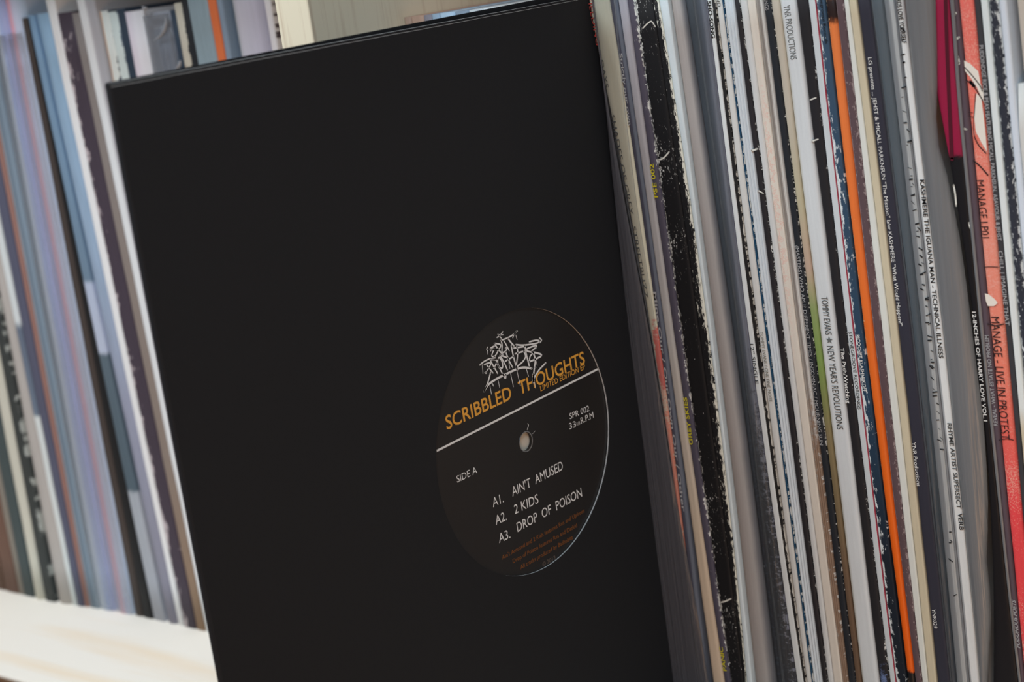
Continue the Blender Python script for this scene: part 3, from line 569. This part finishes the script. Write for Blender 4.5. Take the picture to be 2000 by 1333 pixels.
# ------------------------------------------------------------------ left-hand row
GL = 'records standing in the left compartment'
def edge2(a, b, Yp): return quad([(a, 510), (b, 1100)], Yp)
LEFT = [
 ('s0', (-160, -44), (-118.5, -.5), 'dark brown spine at the very left edge of the picture', dict(base=(88, 66, 54), vary=.3), 'soft', 70, 178),
 ('s1', (-118, 0), (-95, 25), 'red brown spine at the far left end of the row', dict(base=(98, 74, 64), vary=.3), 'soft', 62, 178),
 ('s2', (-95, 25), (-82, 35), 'dull grey spine between red brown and dark slate spines', dict(base=(120, 114, 106)), 'soft', 62, 178),
 ('s3', (-82, 35), (-62, 51), 'dark slate spine left of the cream spine at the far left', dict(base=(62, 72, 74), vary=.2), 'soft', 62, 178),
 ('s4', (-62, 51), (-36, 74), 'cream spine near the lower left, between two dark spines', dict(base=(182, 180, 168)), 'round', 63, 178),
 ('s5', (-36, 74), (-17, 95), 'dark green black spine with pale flecks, lower left', dict(base=(52, 56, 56), wear=(.02, 'R', .3, .4), wcol=(150, 154, 150)), 'soft', 64, 178),
 ('s6', (-17, 95), (2, 123.5), 'warm grey spine left of a slim white spine, lower left', dict(base=(160, 155, 151)), 'round', 64, 178),
 ('s7', (2, 124), (16, 134), 'slim white spine left of the dark plum slate spine', dict(base=(194, 200, 200), zramp=[(-157, (194, 200, 200)), (-42, (194, 200, 200)), (-41, (96, 108, 124)), (10, (90, 100, 116)), (14, (190, 196, 198)), (158, (194, 200, 200))]), 'soft', 65, 178),
 ('s8', (16.5, 134), (36, 149), 'dark plum slate spine left of the rusty orange edge', dict(base=(78, 80, 98), vary=.2), 'soft', 66, 178),
 ('s9', (36, 149), (46, 158), 'thin rusty orange spine in the left row', dict(base=(136, 102, 94), wear=(.05, 'N', .35, .8), wcol=(190, 150, 136), zramp=None), 'soft', 66, 178),
 ('s10', (46, 158), (66, 178), 'slate blue spine with pale left edge, beside the rusty orange spine', dict(base=(92, 112, 132), stripes=[(0, (176, 174, 176)), (.34, (92, 106, 120)), (.9, (116, 132, 146))], sint='LINEAR', vary=.16), 'soft', 66, 177),
 ('s11', (66, 172), (97, 208), 'light blue lilac spine in plastic, left of the pink spine', dict(base=(180, 192, 222), stripes=[(0, (196, 202, 226)), (.45, (186, 196, 220)), (.7, (150, 164, 204)), (1, (164, 170, 206))], sint='LINEAR', vary=.16), 'round', 62, 190),
 ('s12', (97, 208), (131, 243.5), 'lilac white spine with a pink streak, left of the black pair', dict(base=(200, 180, 200), stripes=[(0, (206, 190, 206)), (.16, (216, 166, 180)), (.5, (208, 158, 176)), (.62, (186, 186, 208)), (1, (172, 190, 214))], sint='LINEAR', zramp=None, vary=.14), 'round', 63, 190),
 ('s13a', (131.5, 244), (144, 258), 'dark brown spine touching the lilac pink record on its right', dict(base=(62, 55, 52)), 'soft', 74, 178),
 ('s13b', (144.5, 258.5), (153, 276), 'black spine left of the blue slate spine', dict(base=(26, 27, 29)), 'soft', 75, 178),
 ('s14', (153.5, 276.5), (168.5, 297), 'blue slate spine with pale panel low down, right of the black spine', dict(base=(100, 120, 138), vary=.12, zramp=[(-157, (150, 152, 160)), (-82, (148, 154, 162)), (-80, (74, 88, 98)), (-4, (80, 94, 104)), (-2, (164, 172, 190)), (36, (160, 170, 190)), (38, (98, 118, 136)), (158, (112, 140, 166))]), 'soft', 75, 179),
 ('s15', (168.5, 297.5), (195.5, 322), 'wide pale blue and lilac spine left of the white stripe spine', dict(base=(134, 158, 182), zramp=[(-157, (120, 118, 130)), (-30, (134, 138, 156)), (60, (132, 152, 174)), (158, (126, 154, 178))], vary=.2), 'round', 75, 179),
 ('s16', (196, 322.5), (209.5, 332.5), 'clean white slim spine left of the purple black flecked spine', dict(base=(208, 209, 210), vary=.05), 'soft', 74.5, 188),
 ('s17', (210, 333), (237, 357), 'purple black spine with pale flecks in the left row', dict(base=(62, 54, 64), wear=(.07, 'L', .22, .5), wcol=(170, 160, 164), vary=.2), 'soft', 75, 178),
 ('s18', (237, 357.5), (252, 373.5), 'grey brown spine right of the purple black flecked spine', dict(base=(122, 114, 110), zramp=[(-157, (128, 104, 82)), (-60, (124, 112, 104)), (158, (120, 114, 112))]), 'soft', 76, 177),
 ('s19', (252.5, 374), (281, 396), 'white and grey spine visible along the black sleeve\'s left edge', dict(base=(196, 198, 201), stripes=[(0, (196, 200, 203)), (.45, (204, 206, 208)), (.6, (158, 157, 162)), (1, (150, 150, 156))], sint='LINEAR', vary=.06), 'soft', 78, 190),
]
NL = len(LEFT)
for i, (key, a, b, label, ma, kind, Yp, zt) in enumerate(LEFT):
    fy = lambda q: 70.0 if q < 4 else 66 + 9.5 * min(1.0, q / 13.0)
    Yp, Yn = fy(i), fy(i + 1)     # the far ones stand a little prouder
    XL, XR = edge2(*a, Yp), edge2(*b, Yn)
    ma = {k: q for k, q in ma.items() if q is not None}
    record(key, label, GL, XL, XR, Yp, spine_mat(width=float(XR(0) - XL(0)), **ma), kind, ztop=zt, depth=300, nz=14, jit=0.08)
GT = 'records of the left compartment seen above the black sleeve'
YT = 78.0
TOP = [
 (187, 200, 'tan spine just above the black sleeve\'s top left corner', dict(base=(196, 160, 130)), 176),
 (200, 216, 'whitish flecked spine above the sleeve corner, beside the tan spine', dict(base=(196, 200, 196), wear=(.03, 'R', .25, .6), wcol=(60, 70, 80)), 176),
 (216, 232, 'pale mint flecked spine left of a navy spine, above the sleeve corner', dict(base=(186, 196, 194), wear=(.01, 'B', .25, .6), wcol=(90, 104, 116)), 175),
 (232, 246.5, 'navy spine between pale mint and pinkish white spines above the sleeve', dict(base=(44, 56, 70)), 176),
 (247, 283, 'pinkish white spine above the sleeve, left of the glossy grey one', dict(base=(200, 196, 204), stripes=[(0, (196, 186, 198)), (.5, (204, 202, 208)), (1, (196, 196, 200))], sint='LINEAR'), 174),
 (283.5, 335, 'glossy grey plastic-wrapped spine with bright glints above the sleeve', dict(base=(142, 146, 156), vary=.2, rough=.3), 172),
 (335, 345, 'thin navy spine right of the glossy grey spine above the sleeve', dict(base=(46, 58, 72)), 172),
 (345, 360, 'cream spine with dark flecks left of a black spine above the sleeve', dict(base=(178, 172, 158), wear=(.02, 'B', .25, .7), wcol=(60, 62, 66)), 175),
 (360, 372, 'black spine left of the teal grey flecked spine above the sleeve', dict(base=(34, 36, 40)), 178),
 (372, 412, 'teal grey flecked spine immediately left of the burnt orange spine', dict(base=(126, 142, 150), wear=(.07, 'N', .22, .6), wcol=(176, 186, 190), vary=.25), 186),
 (412, 428.5, 'burnt orange spine above the black sleeve', dict(base=(198, 104, 62)), 190),
 (429, 440, 'slim blue grey spine right of the burnt orange spine', dict(base=(120, 134, 150)), 190),
 (440, 521, 'broad lilac grey spine in plastic, second from the divider\'s left side', dict(base=(172, 170, 182), stripes=[(0, (176, 180, 184)), (.15, (150, 156, 158)), (.3, (182, 180, 190)), (.75, (172, 168, 182)), (.96, (150, 146, 160)), (1, (60, 68, 84))], sint='LINEAR', vary=.1), 190),
 (521.5, 535, 'white chipped spine next to the left side of the pine divider', dict(base=(204, 200, 202), wear=(.0, 'B', .3, .8), wcol=(80, 70, 74)), 190),
]
XLprev = None
for i, (a, b, lab, ma, zt) in enumerate(TOP):
    XL, XR = vline(a, 50, YT), vline(b, 50, YT)
    if i == 0: XL = RECS['s19']['XR'] + 0.1
    if i == 0:
        xr0 = float(XR(0)); XR = np.poly1d([float(XL[1]) * .8, xr0 - float(XL[1]) * .8 * 150])
    elif i < 6:
        k = float(RECS['s19']['XR'][1]) * (.8 - .13 * i); XL = PREV; XR = np.poly1d([k, float(XR(0)) - k * 150])
    PREV = XR
    record('t%d' % i, lab, GT, XL, XR, YT, spine_mat(width=abs(float(XR(150) - XL(150))), **ma), 'soft' if i not in (5, 12) else 'round', ztop=zt, depth=300, nz=14)

# glossy plastic on two of them
def strip_sheet(key, mat, bulge, label):
    r = RECS[key]; V, Fc = [], []
    zs = np.linspace(ZS + 1, 171, 21)
    rs = random.Random(3)
    for z in zs:
        a, b = float(r['XL'](z)), float(r['XR'](z)); q = rs.uniform(.4, 1.3)
        for j in range(9):
            u = j / 8; V.append((a + (b - a) * u, r['Yf'] - .3 - bulge * q * math.sin(math.pi * u), z))
    for i in range(20):
        for j in range(8):
            q = i * 9 + j; Fc.append((q, q + 1, q + 10, q + 9))
    o = mesh_obj('polythene_sleeve', V, Fc, mat, r['o'], smooth=[True] * len(Fc)); o['label'] = label
    md = o.modifiers.new('thickness', 'SOLIDIFY'); md.thickness = 0.00008
P_GLOSS = poly_mat('polythene_glossy', (0.9, 0.92, 0.94, 1), 0.22, (0.36, 0.38, 0.42, 1), 0.10, 1.0, 0.4)
strip_sheet('t5', P_GLOSS, 2.2, 'glossy wrinkled plastic outer sleeve')
def tube(path, rad, n=8):
    V, Fc = [], []
    for i, p in enumerate(path):
        d = path[min(i + 1, len(path) - 1)] - path[max(i - 1, 0)]; d = d / np.linalg.norm(d)
        a = np.cross(d, (0, 1, 0)); a /= np.linalg.norm(a); b = np.cross(d, a)
        r = rad * math.sin(math.pi * (i + .5) / len(path)) ** .6
        V += [p + r * (math.cos(k * 2 * math.pi / n) * a + math.sin(k * 2 * math.pi / n) * b) for k in range(n)]
    for i in range(len(path) - 1):
        Fc += [(i * n + k, i * n + (k + 1) % n, (i + 1) * n + (k + 1) % n, (i + 1) * n + k) for k in range(n)]
    return V, Fc
tg = NT('highlight_ridge_gloss'); GLOSS = tg.finish((0.34, 0.36, 0.40, 1), 0.12, spec=.9)  # for ridges added to catch the lamps and give the plastic its highlights
for pts in ([(323, 33), (324.5, 45), (322, 58), (314, 70), (300, 80)], [(353, 118), (350, 128), (345, 136)], [(278, 12), (283, 18), (287, 14)]):
    path = [hit(np.interp(q, range(len(pts)), [p[0] for p in pts]), np.interp(q, range(len(pts)), [p[1] for p in pts]), 1, YT - 2.2) for q in np.linspace(0, len(pts) - 1, 14)]
    v, f = tube(path, 0.9); o = mesh_obj('highlight_ridge', v, f, GLOSS, RECS['t5']['o'], smooth=[True] * len(f)); o['label'] = 'added glossy ridge that makes a highlight on the plastic sleeve'
strip_sheet('s12', P_THIN, 0.9, 'clear plastic outer sleeve')
strip_sheet('s11', P_THIN, 0.9, 'clear plastic outer sleeve')

# ------------------------------------------------------------------ the black die-cut sleeve pulled out of the row
HS = 157.0
tb = NT('black_card'); tcb = tb.n('ShaderNodeTexCoord')
nb = tb.noise(tcb.outputs['Object'], 500.0, 4, .6)
BLACKCARD = tb.finish(tb.mix(nb, (0.0132, 0.0142, 0.0168, 1), (0.0170, 0.0180, 0.0210, 1)), 0.62, nb, 0.10, 0.25)
te = NT('raw_card_edge'); tec = te.n('ShaderNodeTexCoord'); ten = te.noise(tec.outputs['Object'], 700.0, 4, .7)
RAWEDGE = te.finish(te.mix(ten, (0.30, 0.30, 0.30, 1), (0.86, 0.86, 0.86, 1)), 0.7)
RAWDARK = flat('scuffed_dark_edge', col(74, 72, 72), .8)
jacket = tag(empty('record_jacket', (-2, 0, -HS)), 'plain black die-cut record sleeve pulled out of the row, facing the viewer', 'record sleeve')
# front panel with round hole
N = 96; V, Fc, fm = [], [], []
RH = 50.0
for xx in (0.0, -0.55):
    for k in range(N):
        a = 2 * math.pi * k / N; V.append((xx, RH * math.cos(a), RH * math.sin(a)))
    for k in range(N):
        a = 2 * math.pi * k / N; c, s = math.cos(a), math.sin(a); m = HS / max(abs(c), abs(s)); V.append((xx, m * c, m * s))
for k in range(N):
    j = (k + 1) % N
    Fc.append((k, N + k, N + j, j)); fm.append(0)
    Fc.append((2 * N + j, 3 * N + j, 3 * N + k, 2 * N + k)); fm.append(0)
    Fc.append((j, 2 * N + j, 2 * N + k, k)); fm.append(1)
    a = 2 * math.pi * (k + .5) / N
    Fc.append((N + k, 3 * N + k, 3 * N + j, N + j)); fm.append(1 if abs(math.sin(a)) > abs(math.cos(a)) and math.sin(a) > 0 else 2)
mesh_obj('front_panel', V, Fc, None, jacket, mats=[BLACKCARD, RAWEDGE, RAWDARK], fmat=fm)
V = []
for q in range(25):            # frayed, rounded top edge of the front panel, raw card showing
    y = -HS + 2 * HS * q / 24
    V += [(0.03, y, HS - 0.95 + random.uniform(-.08, .08)), (-0.22, y, HS - 0.12), (-0.6, y, HS + 0.02)]
Fc = [(3 * q + k, 3 * q + 3 + k, 3 * q + 4 + k, 3 * q + 1 + k) for q in range(24) for k in (0, 1)]
mesh_obj('worn_top_edge', V, Fc, RAWEDGE, jacket)['label'] = 'pale worn top edge of the front cover'
# back panel: spreads away from the front panel towards the back of the shelf
V, Fc = [], []
ysb = [-HS, -120, -60, 0, 60, HS]
xsb = [-1.5, -1.8, -2.6, -3.5, -4.0, -4.2]
for y, x in zip(ysb, xsb):
    for dx in (0, -0.55):
        for z in (-HS, HS + 0.4 + 2.2 * (y + HS) / (2 * HS)): V.append((x + dx, y, z))
for i in range(len(ysb) - 1):
    a, b = i * 4, i * 4 + 4
    Fc += [(a, b, b + 1, a + 1), (a + 2, a + 3, b + 3, b + 2), (a + 1, b + 1, b + 3, a + 3), (a, a + 2, b + 2, b)]
Fc += [(0, 1, 3, 2), (len(V) - 4, len(V) - 2, len(V) - 1, len(V) - 3)]
mesh_obj('back_panel', V, Fc, BLACKCARD, jacket)
v, f = box(-2.06, -0.0, -HS - 0.5, -HS + 0.02, -HS, HS, .2); mesh_obj('spine_fold', v, f, BLACKCARD, jacket)
v, f = box(-2.55, -2.40, -40, 140, -140, 140)
mesh_obj('inner_sleeve', v, f, flat('pale_paper', col(186, 178, 166), .8), jacket)['label'] = 'pale paper inner sleeve glimpsed through the spindle hole'

# ------------------------------------------------------------------ the vinyl record inside it
def annulus(x0, x1, ri, ro, n=96):
    V, Fc = [], []
    for x in (x0, x1):
        for r in (ri, ro):
            for k in range(n):
                a = 2 * math.pi * k / n; V.append((x, r * math.cos(a), r * math.sin(a)))
    A, B, Cc, D = 0, n, 2 * n, 3 * n
    for k in range(n):
        j = (k + 1) % n
        Fc += [(B + k, B + j, A + j, A + k), (Cc + k, Cc + j, D + j, D + k), (A + k, A + j, Cc + j, Cc + k), (B + j, B + k, D + k, D + j)]
    return V, Fc
tv = NT('black_vinyl'); VINYL = tv.finish((0.008, 0.008, 0.009, 1), 0.22, spec=.5)
V, Fc = annulus(-2.1, -0.9, 3.62, 118)
vinyl = mesh_obj('vinyl_record', V, Fc, VINYL, origin=(-1.5, 0, -118))
tag(vinyl, 'black vinyl record inside the black sleeve, its label showing through the round cut-out', 'vinyl record')
tl = NT('label_print'); LABELM = tl.finish((0.0150, 0.0140, 0.0145, 1), 0.34, tl.noise(tl.n('ShaderNodeTexCoord').outputs['Object'], 25.0, 3), 0.25, 0.5, bdist=0.001)
XLAB = -0.80
V, Fc = annulus(-0.9, XLAB, 3.62, 50.6)
lab = mesh_obj('record_label', V, Fc, LABELM, vinyl)
lab['label'] = 'black round label printed SCRIBBLED THOUGHTS in orange and white'
tr_ = NT('polished_rim'); RIM = tr_.finish((0.5, 0.5, 0.52, 1), 0.15, metal=1.0)
V, Fc = annulus(-0.84, -0.70, 3.60, 3.95, 48); mesh_obj('spindle_hole_rim', V, Fc, RIM, vinyl)['label'] = 'shiny rim of the spindle hole'
ORG = flat('orange_print', col(252, 152, 62), .5); LWH = flat('label_white', col(232, 229, 224), .5); DORG = flat('dim_orange_print', col(120, 72, 30), .6)
lp = lambda x, y: hit(x, y, 0, XLAB)
def LT(s, a, b, hpx, mat, bold=0.0, shear=0.0):
    p0, p1 = lp(*a), lp(*b); mx, my = (a[0] + b[0]) / 2, (a[1] + b[1]) / 2
    h = np.linalg.norm(lp(mx, my) - lp(mx - hpx * .10, my - hpx)); d = p1 - p0
    return place_text(s, p0, p1, (0, -d[2], d[1]), (1, 0, 0), h, mat, lab, 'lettering', bold, shear, False, 0.03)
LT('SCRIBBLED  THOUGHTS', (873, 840), (1143, 710), 27, ORG, .012)
LT('LIMITED EDITION EP', (1056, 765), (1143, 721), 11, ORG)
LT('SPR 002', (1113, 819.5), (1151, 803), 12, LWH)
LT('33', (1112, 839.5), (1125, 834), 12.5, LWH); LT('1/3', (1127, 832.5), (1133, 829), 7, LWH); LT('R.P.M', (1135, 828.5), (1159.5, 816), 12.5, LWH)
LT('SIDE A', (893, 943.5), (932, 924), 14, LWH)
LT('A1.', (963, 991.5), (984, 981), 19, LWH); LT('AIN\'T  AMUSED', (1001, 970.5), (1100, 917.5), 19, LWH)
LT('A2.', (968.5, 1026.5), (990, 1016), 19, LWH); LT('2 KIDS', (1005.5, 1005), (1052, 982.5), 19, LWH)
LT('A3.', (975, 1061.5), (997, 1051), 19, LWH); LT('DROP  OF  POISON', (1011, 1040), (1137, 970), 19, LWH)
LT('Ain\'t Amused and 2 Kids features Res and Upfront', (981, 1094), (1142, 1001), 8.5, DORG)
LT('Drop of Poison features Res and Datkid', (1002, 1101), (1127, 1030), 8.5, DORG)
LT('All tracks produced by Badhabitz', (1017, 1113), (1119, 1053), 8.5, DORG)
LT('\u00a9 2013', (1060, 1108), (1085, 1093), 8.5, flat('grey_label_print', col(96, 84, 76)))
v, f = ribbon([([(851.8, 881.8), (1168.6, 720.8)], 1.0)], 0.78, lp, (1, 0, 0), 0.03); mesh_obj('printed_line', v, f, LWH, lab)
G = lambda pts, w=1.0: ([(930 + x / 9.52, 640 + y / 9.52) for x, y in pts], w)
STR = [G([(400, 128), (470, 205)], .8), G([(492, 78), (440, 150), (384, 186)], .8), G([(404, 130), (440, 140), (500, 136)], .7),
       G([(452, 242), (585, 192), (690, 130), (760, 68)], .9), G([(745, 75), (700, 130), (678, 188)], .9), G([(590, 205), (640, 275), (708, 352)], 1.1),
       G([(735, 140), (758, 228)], .4), G([(512, 250), (560, 330), (612, 432)], .9), G([(462, 245), (480, 330), (480, 460), (545, 440), (565, 382), (540, 380)], 1.0),
       G([(395, 395), (440, 445), (500, 510)], 1.0), G([(335, 298), (400, 400)], 1.0), G([(338, 296), (430, 310), (455, 340), (410, 405), (270, 400)], .9),
       G([(268, 430), (270, 385), (340, 345)], 1.1), G([(290, 415), (400, 420), (350, 530), (300, 540), (290, 510), (322, 420)], .9), G([(330, 530), (360, 590)], .9),
       G([(215, 362), (192, 405), (212, 440), (215, 500)], .6),
       G([(65, 698), (150, 630), (260, 582), (360, 590)], .9), G([(110, 690), (125, 858)], .4), G([(148, 692), (215, 665), (272, 668), (240, 740), (200, 805)], .9), G([(190, 690), (250, 770), (310, 845)], .9),
       G([(160, 840), (190, 852), (180, 828)], .9), G([(255, 600), (320, 720), (395, 855)], .95), G([(258, 600), (350, 600), (380, 640), (325, 760)], .95), G([(380, 660), (440, 770), (490, 870)], .95),
       G([(400, 590), (400, 680), (450, 755), (490, 740), (480, 640), (430, 560), (400, 590)], 1.0), G([(440, 520), (520, 660), (578, 790)], 1.0), G([(450, 520), (570, 560), (590, 590), (525, 640)], .95),
       G([(548, 455), (610, 620), (675, 740)], 1.0), G([(600, 590), (690, 545)], 1.0), G([(650, 345), (690, 540), (745, 740)], 1.1), G([(605, 650), (625, 765)], .4),
       G([(735, 318), (860, 328), (1020, 312), (1130, 290), (1170, 250), (1100, 240), (985, 268)], .95), G([(1175, 195), (1212, 235), (1185, 280)], .95),
       G([(690, 385), (900, 352)], 1.0), G([(750, 352), (770, 470), (740, 735)], 1.05), G([(720, 490), (890, 440)], 1.0), G([(745, 735), (860, 640), (915, 540), (880, 440)], 1.05),
       G([(905, 350), (930, 500), (990, 735)], 1.15), G([(1110, 385), (1115, 335), (1000, 370), (930, 410), (960, 445), (1060, 460), (1030, 440), (1110, 370)], 1.0),
       G([(1060, 460), (1190, 495), (1205, 530), (1100, 590), (985, 640)], 1.1), G([(985, 640), (1000, 540), (1060, 470)], 1.0), G([(1060, 470), (1095, 600), (1080, 750), (1050, 1020)], 1.3),
       G([(1290, 660), (1180, 775), (1095, 900), (1050, 1020)], 1.1), G([(1060, 880), (1065, 1010)], 1.8), G([(1105, 600), (1132, 705)], .4), G([(1090, 740), (1105, 742)], .9),
       G([(145, 1185), (230, 1060), (380, 955), (530, 880), (740, 780), (880, 745), (1030, 765)], 1.35), G([(145, 1185), (210, 1040), (265, 840)], 1.1), G([(495, 870), (540, 945), (548, 880)], 1.2),
       G([(745, 735), (760, 800)], 1.3), G([(400, 965), (435, 1120)], .4), G([(635, 840), (690, 1105)], .45), G([(755, 810), (820, 1085)], .45), G([(930, 770), (972, 910)], .45), G([(1080, 1010), (1105, 1135)], .45),
       G([(255, 1090), (282, 1240)], .45), G([(300, 1050), (318, 1085)], .9)]
v, f = ribbon(STR, 0.62, lp, (1, 0, 0), 0.07); mesh_obj('graffiti_logo', v, f, LWH, lab)['label'] = 'white graffiti tag lettering with drips'
v, f = ribbon([([(1029.5, 840), (1031, 835), (1032, 831), (1030.5, 828)], 1), ([(1040, 848), (1045, 842)], .4)], 0.28, lp, (1, 0, 0), 0.05)
mesh_obj('scratch', v, f, LWH, lab)
